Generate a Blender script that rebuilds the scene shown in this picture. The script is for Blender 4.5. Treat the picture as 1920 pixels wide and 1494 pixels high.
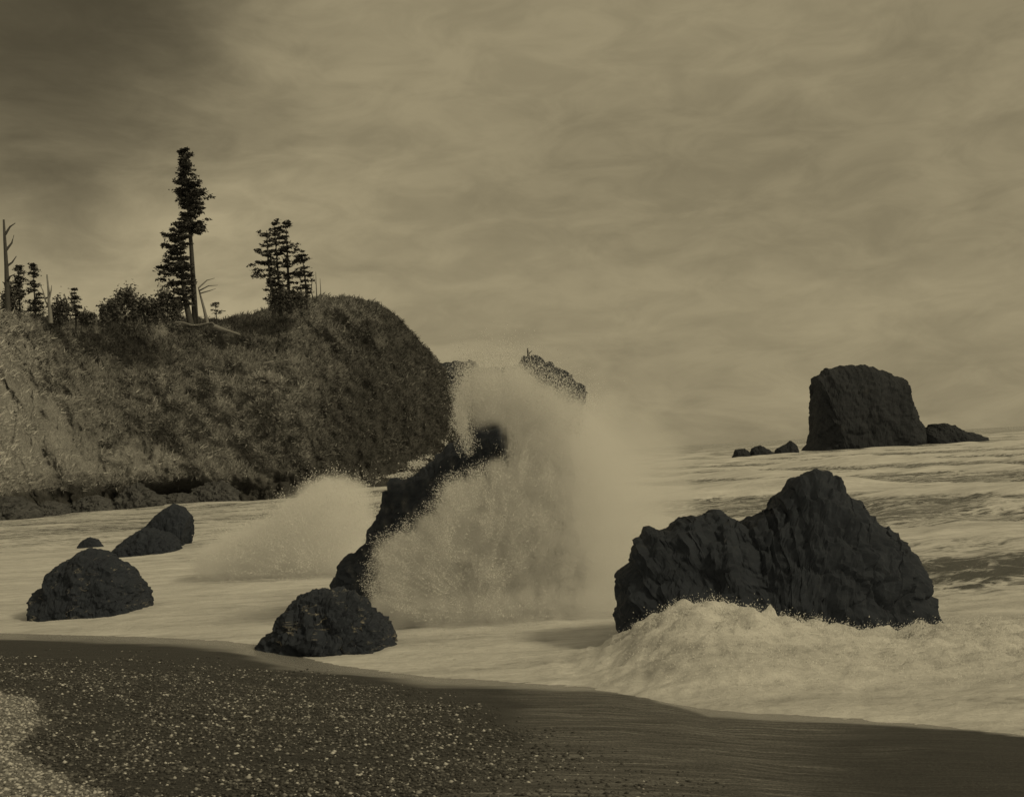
import bpy, math, random
import numpy as np
from mathutils import Vector, Matrix

for o in list(bpy.data.objects):
    bpy.data.objects.remove(o)
SC = bpy.context.scene
COL = SC.collection
R = math.radians
RNG = np.random.default_rng(1905)
random.seed(1905)

# ------------------------------------------------------------------ camera
F = 2059.0                     # focal length in pixels of the 1920 px wide picture
CAMZ = 4.0
PITCH, ROLL = R(2.97), R(3.35)
fw = np.array((0, math.cos(PITCH), math.sin(PITCH)))
r0 = np.array((1.0, 0, 0)); u0 = np.array((0, -math.sin(PITCH), math.cos(PITCH)))
rt = math.cos(ROLL) * r0 - math.sin(ROLL) * u0
up = math.sin(ROLL) * r0 + math.cos(ROLL) * u0
cd = bpy.data.cameras.new('camera'); cam = bpy.data.objects.new('camera', cd); COL.objects.link(cam)
cam.matrix_world = Matrix(((rt[0], up[0], -fw[0], 0), (rt[1], up[1], -fw[1], 0), (rt[2], up[2], -fw[2], CAMZ), (0, 0, 0, 1)))
cd.sensor_fit = 'HORIZONTAL'; cd.sensor_width = 36; cd.lens = 36 * F / 1920
cd.clip_start = 0.1; cd.clip_end = 30000
SC.camera = cam

# ------------------------------------------------------------------ sky and sun
SUN_AZ, SUN_EL = R(118), R(38)   # azimuth to the right of the view direction
SEPIA = (1.0, 0.845, 0.515)
w = bpy.data.worlds.new('World'); SC.world = w; w.use_nodes = True
nt = w.node_tree; nt.nodes.clear()
def wn(t, **k):
    n = nt.nodes.new(t)
    for a, b in k.items(): setattr(n, a, b)
    return n
def wmath(op, a, b=None, c=None, clamp=False):
    n = wn('ShaderNodeMath', operation=op, use_clamp=clamp)
    for i, v in enumerate((a, b, c)):
        if v is None: continue
        if isinstance(v, (int, float)): n.inputs[i].default_value = v
        else: nt.links.new(v, n.inputs[i])
    return n.outputs[0]
sky = wn('ShaderNodeTexSky', sky_type='NISHITA', sun_disc=False, sun_elevation=SUN_EL, sun_rotation=SUN_AZ)
bw = wn('ShaderNodeRGBToBW'); nt.links.new(sky.outputs[0], bw.inputs[0])
tc = wn('ShaderNodeTexCoord')
nrm = wn('ShaderNodeVectorMath', operation='NORMALIZE'); nt.links.new(tc.outputs['Generated'], nrm.inputs[0])
sep = wn('ShaderNodeSeparateXYZ'); nt.links.new(nrm.outputs[0], sep.inputs[0])
zz = wmath('ADD', wmath('MAXIMUM', sep.outputs[2], 0.0), 0.34)
cmb = wn('ShaderNodeCombineXYZ')
nt.links.new(wmath('DIVIDE', sep.outputs[0], zz), cmb.inputs[0]); nt.links.new(wmath('DIVIDE', sep.outputs[1], zz), cmb.inputs[1])
def wnoise(scale, detail, dist, stretch):
    mp = wn('ShaderNodeMapping'); nt.links.new(cmb.outputs[0], mp.inputs[0])
    mp.inputs['Rotation'].default_value = (0, 0, R(-24)); mp.inputs['Scale'].default_value = stretch
    n = wn('ShaderNodeTexNoise'); nt.links.new(mp.outputs[0], n.inputs['Vector'])
    n.inputs['Scale'].default_value = scale; n.inputs['Detail'].default_value = detail; n.inputs['Distortion'].default_value = dist
    n.inputs['Roughness'].default_value = 0.58
    return n.outputs[0]
def wrange(v, a, b, c, d):
    n = wn('ShaderNodeMapRange', interpolation_type='SMOOTHSTEP')
    nt.links.new(v, n.inputs[0])
    for i, q in enumerate((a, b, c, d)): n.inputs[i + 1].default_value = q
    return n.outputs[0]
def pixdir(px, py):
    d = fw + (px - 960) / F * rt - (py - 747) / F * up
    return d / np.linalg.norm(d)
def near(px, py):
    n = wn('ShaderNodeVectorMath', operation='DISTANCE'); nt.links.new(nrm.outputs[0], n.inputs[0])
    n.inputs[1].default_value = pixdir(px, py); return n.outputs['Value']
big = wnoise(2.0, 8, 0.5, (1, 1.3, 1)); mp2 = wn('ShaderNodeMapping'); nt.links.new(nrm.outputs[0], mp2.inputs[0]); mp2.inputs['Rotation'].default_value = (0, R(16), 0); mp2.inputs['Scale'].default_value = (1, 1, 2.6)
fn = wn('ShaderNodeTexNoise'); nt.links.new(mp2.outputs[0], fn.inputs['Vector']); fn.inputs['Scale'].default_value = 13; fn.inputs['Detail'].default_value = 7; fn.inputs['Roughness'].default_value = 0.6; fn.inputs['Distortion'].default_value = 0.6
fine = fn.outputs[0]
clouds = wmath('ADD', wrange(big, 0.34, 0.66, 0.88, 1.07), wrange(fine, 0.3, 0.7, -0.10, 0.10))
# darkening shaped into a heavy cloud at the upper left, its edge broken by the cloud noise
dark_corner = wmath('ADD', near(60, 40), wmath('MULTIPLY', wmath('SUBTRACT', big, 0.5), 0.22))
dark = wrange(dark_corner, 0.03, 0.25, 0.32, 1.0)
glow = wrange(near(270, 575), 0.0, 0.30, 1.38, 1.0)
lum = wmath('ADD', wmath('MULTIPLY', bw.outputs[0], 0.010), 0.247)
lum = wmath('MULTIPLY', wmath('MULTIPLY', wmath('MULTIPLY', lum, clouds), dark), glow)
tint = wn('ShaderNodeVectorMath', operation='SCALE'); tint.inputs[0].default_value = SEPIA
nt.links.new(lum, tint.inputs['Scale'])
bg = wn('ShaderNodeBackground'); nt.links.new(tint.outputs[0], bg.inputs[0]); bg.inputs[1].default_value = 1.0
wo = wn('ShaderNodeOutputWorld'); nt.links.new(bg.outputs[0], wo.inputs[0])

sd = bpy.data.lights.new('sun', 'SUN'); sun = bpy.data.objects.new('sun', sd); COL.objects.link(sun)
sd.energy = 1.2; sd.angle = R(9); sd.color = SEPIA
sdir = Vector((math.sin(SUN_AZ) * math.cos(SUN_EL), math.cos(SUN_AZ) * math.cos(SUN_EL), math.sin(SUN_EL)))
sun.rotation_euler = sdir.to_track_quat('Z', 'Y').to_euler(); sun.location = (60, 40, 60)

vs = SC.view_settings
vs.view_transform = 'Standard'; vs.look = 'None'; vs.gamma = 1; vs.exposure = 0.0; vs.use_curve_mapping = False
cy = SC.cycles
cy.max_bounces = 16; cy.diffuse_bounces = 12; cy.glossy_bounces = 2; cy.transmission_bounces = 2; cy.volume_bounces = 14
cy.use_denoising = True; cy.volume_step_rate = 2.0; cy.sample_clamp_indirect = 4

# ------------------------------------------------------------------ helpers
def ray(px, py):
    px = np.asarray(px, float); py = np.asarray(py, float)
    return fw + ((px - 960) / F)[..., None] * rt - ((py - 747) / F)[..., None] * up
def at(px, py, Y):
    d = ray(px, py); t = np.asarray(Y, float) / d[..., 1]
    p = d * t[..., None]; p[..., 2] += CAMZ; return p
def on(px, py, z=0.0):
    d = ray(px, py); t = (z - CAMZ) / d[..., 2]
    p = d * t[..., None]; p[..., 2] += CAMZ; return p
def project(P):
    q = P - np.array((0, 0, CAMZ)); dep = q @ fw
    return 960 + F * (q @ rt) / dep, 747 - F * (q @ up) / dep

_perm = np.random.default_rng(7).permutation(512).astype(np.int64)
_grad = np.random.default_rng(8).normal(size=(512, 3)); _grad /= np.linalg.norm(_grad, axis=1)[:, None]
def pnoise(P):
    P = np.asarray(P, float); i = np.floor(P).astype(np.int64); f = P - i
    u = f * f * f * (f * (f * 6 - 15) + 10)
    out = 0
    for dx in (0, 1):
        wx = u[..., 0] if dx else 1 - u[..., 0]
        for dy in (0, 1):
            wy = u[..., 1] if dy else 1 - u[..., 1]
            for dz in (0, 1):
                wz = u[..., 2] if dz else 1 - u[..., 2]
                h = _perm[(_perm[(_perm[(i[..., 0] + dx) & 511] + i[..., 1] + dy) & 511] + i[..., 2] + dz) & 511]
                g = _grad[h]
                out = out + wx * wy * wz * (g[..., 0] * (f[..., 0] - dx) + g[..., 1] * (f[..., 1] - dy) + g[..., 2] * (f[..., 2] - dz))
    return out * 1.5
def fbm(P, octv=5, gain=0.5, lac=2.03):
    a, s, o = 1.0, 1.0, 0
    for k in range(octv):
        o = o + a * pnoise(P * s + 17.3 * k); a *= gain; s *= lac
    return o
def ridged(P, octv=5, gain=0.5):
    a, s, o = 1.0, 1.0, 0
    for k in range(octv):
        o = o + a * (0.45 - np.abs(pnoise(P * s + 9.1 * k))); a *= gain; s *= 2.1
    return o
def worley(P):
    P = np.asarray(P, float); i = np.floor(P).astype(np.int64); best = np.full(P.shape[:-1], 9.0); sec = best.copy(); val = best * 0
    for dx in (-1, 0, 1):
        for dy in (-1, 0, 1):
            for dz in (-1, 0, 1):
                c = i + np.array((dx, dy, dz))
                h = _perm[(_perm[(_perm[c[..., 0] & 511] + c[..., 1]) & 511] + c[..., 2]) & 511]
                d = np.linalg.norm(c + 0.5 + 0.45 * _grad[h] - P, axis=-1)
                sec = np.minimum(sec, np.maximum(best, d)); val = np.where(d < best, (h % 97) / 97.0, val); best = np.minimum(best, d)
    return (val - .5) * (0.35 + 0.65 * np.clip((sec - best) / .14, 0, 1)) - 0.25 * (1 - np.clip((sec - best) / .10, 0, 1))   # blocks with recessed joints
def sm(x, a, b):
    t = np.clip((x - a) / (b - a), 0, 1); return t * t * (3 - 2 * t)
def xyz(x, y, z=0.0): return np.stack([x, y, np.zeros_like(x) + z], -1)

def mesh(name, V, Fc, mats, smooth=True, parent=None, attrs=None, link=True):
    V = np.asarray(V, np.float32).reshape(-1, 3); Fc = np.asarray(Fc, np.int32); k = Fc.shape[1]
    me = bpy.data.meshes.new(name)
    me.vertices.add(len(V)); me.vertices.foreach_set('co', V.ravel())
    me.loops.add(Fc.size); me.loops.foreach_set('vertex_index', Fc.ravel())
    me.polygons.add(len(Fc)); me.polygons.foreach_set('loop_start', np.arange(0, Fc.size, k, dtype=np.int32))
    me.polygons.foreach_set('use_smooth', np.full(len(Fc), bool(smooth)))
    for n, v in (attrs or {}).items():
        at_ = me.attributes.new(n, 'FLOAT', 'POINT'); at_.data.foreach_set('value', np.asarray(v, np.float32).ravel())
    me.update(calc_edges=True); me.validate()
    me.materials.append(mats)
    o = bpy.data.objects.new(name, me); COL.objects.link(o)
    if parent: o.parent = parent
    return o
def grid_faces(nr, nc):
    a = np.arange(nr * nc).reshape(nr, nc)
    return np.stack([a[:-1, :-1], a[:-1, 1:], a[1:, 1:], a[1:, :-1]], -1).reshape(-1, 4)
def tag(o, label=None, cat=None, group=None, kind=None):
    for k, v in (('label', label), ('category', cat), ('group', group), ('kind', kind)):
        if v: o[k] = v
    return o
def empty(name, loc):
    o = bpy.data.objects.new(name, None); o.location = loc; o.empty_display_size = 0.3; COL.objects.link(o); return o
class MB:
    def __init__(s): s.v = []; s.f = []; s.n = 0
    def add(s, V, Fc):
        V = np.asarray(V, float).reshape(-1, 3); s.v.append(V); s.f.append(np.asarray(Fc, int) + s.n); s.n += len(V)
    def tube(s, pts, rad, k=6):
        pts = np.asarray(pts, float); rad = np.asarray(rad, float); m = len(pts)
        t = np.gradient(pts, axis=0); t /= np.linalg.norm(t, axis=1)[:, None] + 1e-9
        ref = np.where(np.abs(t[:, 2:3]) > 0.9, np.array([[1.0, 0, 0]]), np.array([[0, 0, 1.0]]))
        a = np.cross(t, ref); a /= np.linalg.norm(a, axis=1)[:, None]; b = np.cross(t, a)
        an = np.linspace(0, 2 * np.pi, k, endpoint=False)
        V = pts[:, None] + rad[:, None, None] * (np.cos(an)[None, :, None] * a[:, None] + np.sin(an)[None, :, None] * b[:, None])
        q = np.arange(m * k).reshape(m, k); nx = np.roll(q, -1, 1)
        fq = np.stack([q[:-1], nx[:-1], nx[1:], q[1:]], -1).reshape(-1, 4)
        tri = np.concatenate([fq[:, [0, 1, 2]], fq[:, [0, 2, 3]]])
        cap = np.array([[q[-1, 0], q[-1, i], q[-1, i + 1]] for i in range(1, k - 1)])
        s.add(V, np.concatenate([tri, cap]))
    def tris(s, C, size, flat=0.5, rng=RNG):   # leaf-sized triangles round the points C
        n = len(C); a = rng.normal(size=(n, 3)); a[:, 2] *= flat; a /= np.linalg.norm(a, axis=1)[:, None] + 1e-9
        b = rng.normal(size=(n, 3)); b[:, 2] *= flat; b -= a * (a * b).sum(1)[:, None]; b /= np.linalg.norm(b, axis=1)[:, None] + 1e-9
        z = np.asarray(size).reshape(-1, 1) * np.ones((n, 1))
        V = np.stack([C - a * z * .6 - b * z * .3, C + a * z * .7, C - a * z * .3 + b * z * .45], 1)
        s.add(V, np.arange(3 * n).reshape(n, 3))
    def build(s, name, m, parent=None, loc=None, smooth=False):
        V = np.concatenate(s.v); Fc = np.concatenate(s.f)
        if loc is not None: V = V - np.asarray(loc)
        return mesh(name, V, Fc, m, smooth, parent)

# ------------------------------------------------------------------ materials (neutral albedos; the light is sepia)
def material(name):
    m = bpy.data.materials.new(name); m.use_nodes = True; t = m.node_tree; t.nodes.clear()
    out = t.nodes.new('ShaderNodeOutputMaterial'); return m, t, out
def N(t, typ, ins=None, **k):
    n = t.nodes.new(typ)
    for a, b in k.items(): setattr(n, a, b)
    for a, b in (ins or {}).items():
        s = n.inputs[a]
        if hasattr(b, 'is_output') or isinstance(b, bpy.types.NodeSocket): t.links.new(b, s)
        else: s.default_value = b
    return n
def noise(t, scale, detail=6, rough=0.6, stretch=(1, 1, 1), rot=(0, 0, 0), coord='Object', dist=0.0):
    c = N(t, 'ShaderNodeTexCoord'); mp = N(t, 'ShaderNodeMapping', {'Vector': c.outputs[coord], 'Scale': stretch, 'Rotation': rot})
    return N(t, 'ShaderNodeTexNoise', {'Vector': mp.outputs[0], 'Scale': scale, 'Detail': detail, 'Roughness': rough, 'Distortion': dist}).outputs[0]
def ramp(t, v, stops):
    r = N(t, 'ShaderNodeValToRGB', {'Fac': v}); e = r.color_ramp.elements
    while len(e) < len(stops): e.new(0.5)
    for el, (p, c) in zip(e, stops):
        el.position = p; el.color = (c, c, c, 1) if isinstance(c, (int, float)) else (*c, 1)
    return r.outputs[0]
def mul(t, a, b, op='MULTIPLY'):
    n = N(t, 'ShaderNodeMath', operation=op)
    for i, v in enumerate((a, b)):
        if isinstance(v, (int, float)): n.inputs[i].default_value = v
        else: t.links.new(v, n.inputs[i])
    return n.outputs[0]
def mixc(t, f, a, b):
    n = N(t, 'ShaderNodeMix', data_type='RGBA')
    for s, v in ((n.inputs[0], f), (n.inputs[6], a), (n.inputs[7], b)):
        if isinstance(v, bpy.types.NodeSocket): t.links.new(v, s)
        else: s.default_value = v if isinstance(v, (int, float)) else (*v, 1)
    return n.outputs[2]
def principled(t, out, color, rough, bump=None, dist=0.1, strength=1.0, spec=0.5):
    p = N(t, 'ShaderNodeBsdfPrincipled')
    for k, v in (('Base Color', color), ('Roughness', rough), ('Specular IOR Level', spec)):
        if isinstance(v, bpy.types.NodeSocket): t.links.new(v, p.inputs[k])
        else: p.inputs[k].default_value = (*v, 1) if isinstance(v, tuple) else v
    if bump is not None:
        b = N(t, 'ShaderNodeBump', {'Height': bump, 'Distance': dist, 'Strength': strength}); t.links.new(b.outputs[0], p.inputs['Normal'])
    t.links.new(p.outputs[0], out.inputs[0]); return p
def attr(t, name): return N(t, 'ShaderNodeAttribute', attribute_name=name).outputs['Fac']

def rock_mat(name, lo, hi, scale, rough, d, blue=1.25, glints=False):
    m, t, o = material(name)
    n1 = noise(t, scale, 9, 0.65); n2 = noise(t, scale * 5, 6, 0.7)
    c = ramp(t, n1, [(0.3, (lo, lo * (1 + .3 * (blue - 1)), lo * blue)), (0.62, (hi, hi * (1 + .3 * (blue - 1)), hi * blue)), (0.85, (hi * 1.5, hi * 1.5, hi * 1.5))])
    if glints:   # thin pale lines: wet highlights painted into the colour, with trickle streaks
        nv = noise(t, 1.3, 5, 0.6, (0.7, 0.7, 2.2), dist=1.2); ab = N(t, 'ShaderNodeMath', {0: mul(t, nv, 0.5, 'SUBTRACT')}, operation='ABSOLUTE').outputs[0]
        sv = N(t, 'ShaderNodeMapRange', {'Value': ab, 'From Min': 0.0, 'From Max': 0.012, 'To Min': 1.0, 'To Max': 0.0}).outputs[0]
        mk = ramp(t, noise(t, 2.1, 4), [(0.52, 0.0), (0.62, 1.0)]); c = mixc(t, mul(t, sv, mk), c, (0.30, 0.28, 0.24))
    h = mul(t, n1, mul(t, n2, 0.35), 'ADD')
    principled(t, o, c, ramp(t, n2, [(0.3, rough - .12), (0.7, rough + .15)]), h, d, 0.6, 0.2); return m
M_ROCK = rock_mat('wet_black_rock', 0.028, 0.036, 1.6, 0.85, 0.04, 1.7)
M_GLINT = rock_mat('glint_streaked_rock', 0.028, 0.036, 1.6, 0.8, 0.04, 1.7, True)
M_STACK = rock_mat('dark_stack_rock', 0.030, 0.042, 0.12, 0.9, 1.0, 1.4)
M_BOULDER = rock_mat('brown_boulder', 0.05, 0.11, 0.5, 0.85, 0.3, 1.1)

def simple(name, lo, hi, scale, rough=0.8, island=False):
    m, t, o = material(name)
    v = N(t, 'ShaderNodeNewGeometry').outputs['Random Per Island'] if island else noise(t, scale, 6)
    principled(t, o, ramp(t, v, [(0.1, lo), (0.9, hi)]), rough, None, spec=0.2); return m
M_BARK = simple('conifer_bark', 0.05, 0.11, 3.0)
M_PALEWOOD = simple('weathered_wood', 0.16, 0.32, 3.0)
M_GREYTRUNK = simple('lit_bark', 0.05, 0.10, 2.0)
M_NEEDLE = simple('conifer_needles', 0.05, 0.10, 1, 0.8, True)
M_LEAF = simple('shrub_leaves', 0.07, 0.20, 1, 0.8, True)

m, t, o = material('hillside'); M_HILL = m
pale = attr(t, 'pale'); n1 = noise(t, 0.35, 10, 0.7); n2 = noise(t, 2.2, 8, 0.75, (1, 1, 0.5), (0, R(25), 0))
veg = ramp(t, n2, [(0.32, 0.13), (0.55, 0.28), (0.75, 0.48)])
soil = ramp(t, n1, [(0.3, 0.30), (0.55, 0.50), (0.75, 0.62)])
f = N(t, 'ShaderNodeMapRange', {'Value': mul(t, pale, mul(t, mul(t, n2, 0.5, 'SUBTRACT'), 1.3), 'ADD'), 'From Min': 0.3, 'From Max': 0.7}).outputs[0]
n3 = noise(t, 7.0, 6, 0.75, (1, 1, .6))
soil = mixc(t, ramp(t, n3, [(0.4, 0.0), (0.65, 0.85)]), soil, (0.13, 0.13, 0.13))
hc = mixc(t, attr(t, 'rock'), mixc(t, attr(t, 'scrub_shade'), mixc(t, f, veg, soil), ramp(t, n2, [(0.35, 0.06), (0.7, 0.15)])), ramp(t, n2, [(0.35, 0.05), (0.7, 0.13)]))
principled(t, o, hc, 0.9, mul(t, mul(t, n1, mul(t, n2, 0.5), 'ADD'), mul(t, n3, .35), 'ADD'), 0.8, 0.9, 0.2)

m, t, o = material('grass_blades'); M_GRASS = m
principled(t, o, ramp(t, attr(t, 'tone'), [(0.0, 0.11), (0.45, 0.37), (1.0, 0.72)]), 0.8, None, spec=0.2)

m, t, o = material('sea_surface'); M_SEA = m
fo = attr(t, 'foam')
s1 = noise(t, 0.6, 9, 0.7, (0.22, 1.5, 1), (0, 0, R(9))); s2 = noise(t, 3.2, 7, 0.7, (0.5, 1.4, 1), (0, 0, R(14)))
pat = mul(t, mul(t, s1, 0.65), mul(t, s2, 0.35), 'ADD')
ln = noise(t, 1.5, 7, 0.65, (0.5, 1.3, 1), (0, 0, R(12)), dist=0.8)
lace = N(t, 'ShaderNodeMapRange', {'Value': mul(t, mul(t, ln, 0.5, 'SUBTRACT'), 0, 'ADD'), 'From Min': -0.16, 'From Max': 0.0, 'To Min': 0.0, 'To Max': 1.0}).outputs[0]
lab = N(t, 'ShaderNodeMath', {0: mul(t, ln, 0.5, 'SUBTRACT')}, operation='ABSOLUTE').outputs[0]
lace = N(t, 'ShaderNodeMapRange', {'Value': lab, 'From Min': 0.0, 'From Max': 0.10, 'To Min': 0.10, 'To Max': -0.10}).outputs[0]
fm = N(t, 'ShaderNodeMapRange', {'Value': mul(t, mul(t, fo, pat, 'ADD'), lace, 'ADD'), 'From Min': 0.80, 'From Max': 1.06}, interpolation_type='SMOOTHSTEP').outputs[0]
col = mixc(t, fm, (0.09, 0.095, 0.095), mixc(t, ramp(t, pat, [(0.36, 0.0), (0.62, 1.0)]), (0.48, 0.48, 0.48), (0.86, 0.86, 0.86)))
ro = N(t, 'ShaderNodeMapRange', {'Value': fm, 'To Min': 0.16, 'To Max': 0.9}).outputs[0]
s3 = noise(t, 7.5, 6, 0.75, (0.8, 1.2, 1))
principled(t, o, col, ro, mul(t, mul(t, s2, mul(t, s1, 0.5), 'ADD'), mul(t, s3, 0.5), 'ADD'), 0.12, 0.8, 0.5)

m, t, o = material('beach_sand'); M_SAND = m
wet = attr(t, 'wet')
st = noise(t, 1.6, 8, 0.7, (0.35, 3.2, 1), (0, 0, R(-17))); gr = noise(t, 34, 5, 0.7)
st2 = noise(t, 4.5, 7, 0.75, (0.16, 3.0, 1), (0, 0, R(-15)))
sl = ramp(t, st2, [(0.42, 0.0), (0.54, 0.35), (0.64, 1.0)])
grs = ramp(t, gr, [(0.40, 0.0), (0.62, 1.0)])
base = mixc(t, grs, mixc(t, sl, (0.022,) * 3, (0.14,) * 3), mixc(t, sl, (0.09,) * 3, (0.40,) * 3))
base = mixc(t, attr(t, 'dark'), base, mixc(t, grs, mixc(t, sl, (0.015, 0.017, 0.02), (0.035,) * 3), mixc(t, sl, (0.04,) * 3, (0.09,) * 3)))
base = mixc(t, attr(t, 'dry'), base, mixc(t, gr, (0.10,) * 3, (0.34,) * 3))  # paler sand paints the corner outside the shadow
sp = ramp(t, noise(t, 70, 3, 0.6), [(0.58, 0.0), (0.70, 1.0)])
base = mixc(t, mul(t, sp, 0.5), base, (0.32, 0.32, 0.32))
colr = mixc(t, wet, base, (0.30, 0.30, 0.30))
rr = N(t, 'ShaderNodeMapRange', {'Value': wet, 'To Min': 0.75, 'To Max': 0.22}).outputs[0]
principled(t, o, colr, rr, mul(t, mul(t, st2, 1.0), mul(t, gr, 0.6), 'ADD'), 0.05, 0.7, 0.5)

m, t, o = material('beach_pebbles'); M_GRAVEL = m
ri = N(t, 'ShaderNodeNewGeometry').outputs['Random Per Island']
sunlit_col = ramp(t, ri, [(0.0, 0.10), (0.5, 0.30), (1.0, 0.65)])  # lighter pebble tones paint the sunlit side of the shadow edge
principled(t, o, mixc(t, attr(t, 'dry'), ramp(t, ri, [(0.0, 0.03), (0.6, 0.085), (0.88, 0.17), (0.96, 0.46), (1.0, 0.66)]), sunlit_col), 0.5, None, spec=0.4)  # 'dry' masks the sunlit side of the shadow edge
M_PALEPEB = simple('pale_pebble', 0.5, 0.7, 9.0, 0.55)

m, t, o = material('spray_water'); M_SPRAY = m
d = N(t, 'ShaderNodeBsdfDiffuse', {'Color': (0.97, 0.97, 0.97, 1)}); tr = N(t, 'ShaderNodeBsdfTranslucent', {'Color': (0.97, 0.97, 0.97, 1)})
mx = N(t, 'ShaderNodeMixShader', {0: 0.5, 1: d.outputs[0], 2: tr.outputs[0]}); t.links.new(mx.outputs[0], o.inputs[0])

m, t, o = material('white_foam'); M_FOAM = m
principled(t, o, ramp(t, noise(t, 2.2, 8, .7), [(.3, 0.80), (.7, 0.94)]), 0.9, noise(t, 5.0, 8, .75), 0.25, 1.0, 0.2)
def mist_mat(name, dens):
    m, t, o = material(name)
    v = N(t, 'ShaderNodeVolumePrincipled', {'Color': (0.998, 0.998, 0.998, 1), 'Density': dens, 'Anisotropy': 0.1, 'Density Attribute': 'density'})
    t.links.new(v.outputs[0], o.inputs['Volume']); return m
M_MIST = mist_mat('spray_mist', 1.0)

# ------------------------------------------------------------------ beach
edge_px = np.array([(-500, 1165), (0, 1188), (250, 1194), (480, 1206), (560, 1238), (700, 1258), (830, 1272), (1000, 1281), (1200, 1293), (1310, 1332), (1560, 1343), (1750, 1360), (1900, 1374), (2300, 1440)], float)
EP = on(edge_px[:, 0], edge_px[:, 1], 0.12)
SLOPE = 0.117
def shore(X): return np.interp(X, EP[:, 0], EP[:, 1], left=EP[0, 1] + 1, right=EP[-1, 1] - 1)
def beach_z(X, Y):
    s = (shore(X - 0.8) + 2 * shore(X) + shore(X + 0.8)) / 4 - Y
    z = 0.12 + np.where(s > 0, SLOPE * s, 0.10 * s)
    z = np.where(z > 2.6, 2.6 + (z - 2.6) * 0.3, z)
    return np.maximum(z, -3) + 0.035 * fbm(xyz(X * .5, Y * .9), 3) * sm(s, -1, 3)
def warp(n, lim, p): u = np.linspace(-1, 1, n); return np.sign(u) * (np.abs(u) * 9 + lim * np.abs(u) ** p)
gx = warp(300, 120, 5); gy = np.concatenate([np.linspace(-60, 4, 16), np.linspace(4.4, 34, 260), np.linspace(35, 120, 30)])
GX, GY = np.meshgrid(gx, gy); GZ = beach_z(GX, GY)
s = shore(GX) - GY
ww = np.interp(GX, [-14, -5, -1, 2, 6], [3.4, 2.6, 1.5, 1.3, 0.5])
wet = 1 - sm(s + 0.6 * fbm(xyz(GX * .4, GY * .8), 3), ww * .5, ww)
BPX, BPY = project(np.stack([GX, np.maximum(GY, 5), GZ], -1)); nzb = fbm(xyz(GX * .8, GY * .8), 4)
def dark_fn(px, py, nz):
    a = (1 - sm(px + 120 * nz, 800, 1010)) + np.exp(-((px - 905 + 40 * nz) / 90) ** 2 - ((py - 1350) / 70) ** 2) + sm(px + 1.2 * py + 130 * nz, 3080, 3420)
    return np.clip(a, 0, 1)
def sunlit_tone_fn(px, py, nz): return sm(-(px - np.interp(py, [1290, 1310, 1350, 1400, 1440, 1494, 1560], [-40, 50, 85, 45, 90, 190, 330]) + 35 * nz), -12, 12)  # edge of a cast shadow put into the tone: paler sunlit corner
beach = mesh('beach', xyz(GX, GY) + np.stack([0 * GZ, 0 * GZ, GZ], -1), grid_faces(*GX.shape), M_SAND, True, None, {'wet': wet, 'dark': dark_fn(BPX, BPY, nzb), 'dry': sunlit_tone_fn(BPX, BPY, nzb)})  # 'dry' holds the paler sunlit side of the cast-shadow edge
tag(beach, 'dark sloping beach of wet sand in the foreground', None, None, 'structure')

# ------------------------------------------------------------------ sea
rad = np.concatenate([np.geomspace(11, 260, 680), np.geomspace(264, 16000, 110)])
ang = np.linspace(R(-44), R(44), 420)
RR, AA = np.meshgrid(rad, ang, indexing='ij'); SX = RR * np.sin(AA); SY = RR * np.cos(AA)
off = SY - shore(SX)                      # metres seaward of the water's edge
rg = np.random.default_rng(3); h = np.zeros_like(SX); step = np.maximum(RR * 0.0042, 0.05)
warps = [pnoise(xyz(SX / 16. + 5 * q, SY / 16., q * 3.7)) for q in range(5)]
for k in range(46):
    lam = 1.6 * (22 ** rg.random()); th = R(205) + rg.normal() * 0.6
    ph = (SX * math.sin(th) + SY * math.cos(th)) * 2 * math.pi / lam + rg.random() * 6.28
    ph = ph + (0.7 + 10. / lam) * warps[k % 5]
    h += 0.0105 * lam ** 0.85 * (np.exp(np.sin(ph) - 1) * 2 - 0.9) * sm(lam / step, 3, 8)
h *= sm(off, 1, 40) * 0.68 + 0.03
bay = sm(-SX - 0.05 * SY, 0, 14) * (1 - sm(SY, 125, 170))        # sheltered foamy bay on the left
h *= 1 - 0.72 * bay
lump = fbm(xyz(SX * 1.1, SY * 1.1), 5, 0.55)
foam = 0.66 - 0.27 * sm(off, 10, 45) + 0.08 * bay
foam += 0.45 * sm(h, 0.18, 0.5) * (1 - sm(RR, 250, 900))
foam += 0.12 * fbm(xyz(SX * .05, SY * .11), 3)
h += lump * 0.035 * (1 - sm(off, 25, 70)) * sm(off, 0.3, 2.5)
# the bore breaking against the foot of the large rock
cp = np.array([(1040, 1262), (1130, 1225), (1195, 1184), (1240, 1158), (1290, 1138), (1370, 1146), (1440, 1160), (1520, 1172), (1610, 1190), (1700, 1186), (1790, 1185), (1920, 1190), (2100, 1200)], float)
CP = at(cp[:, 0], cp[:, 1], 20.7)
ch = np.interp(SX, CP[:, 0], CP[:, 2], left=0.05, right=0.3); cx = sm(SX + 0.5 * fbm(xyz(SX * .8, SY * .8, 6.), 3), CP[0, 0] - 1.0, CP[3, 0])
dy = SY - 20.7
prof = np.where(dy < 0, 1 - sm(-dy, 0.2, 5.2), 1 - sm(dy, 0.3, 2.6))
bore = cx * prof * np.maximum(ch, 0.1)
h += bore * (1 + 0.12 * fbm(xyz(SX * 1.6, SY * 2.0), 3, .5)) + cx * prof * (0.13 * fbm(xyz(SX * 1.8, SY * 2.6, 5.), 5, .68) - 0.09 * np.abs(pnoise(xyz(SX * 3.0, SY * 4.0, 2.))) - 0.06 * np.abs(pnoise(xyz(SX * 6.5, SY * 8, 2.))))
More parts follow.
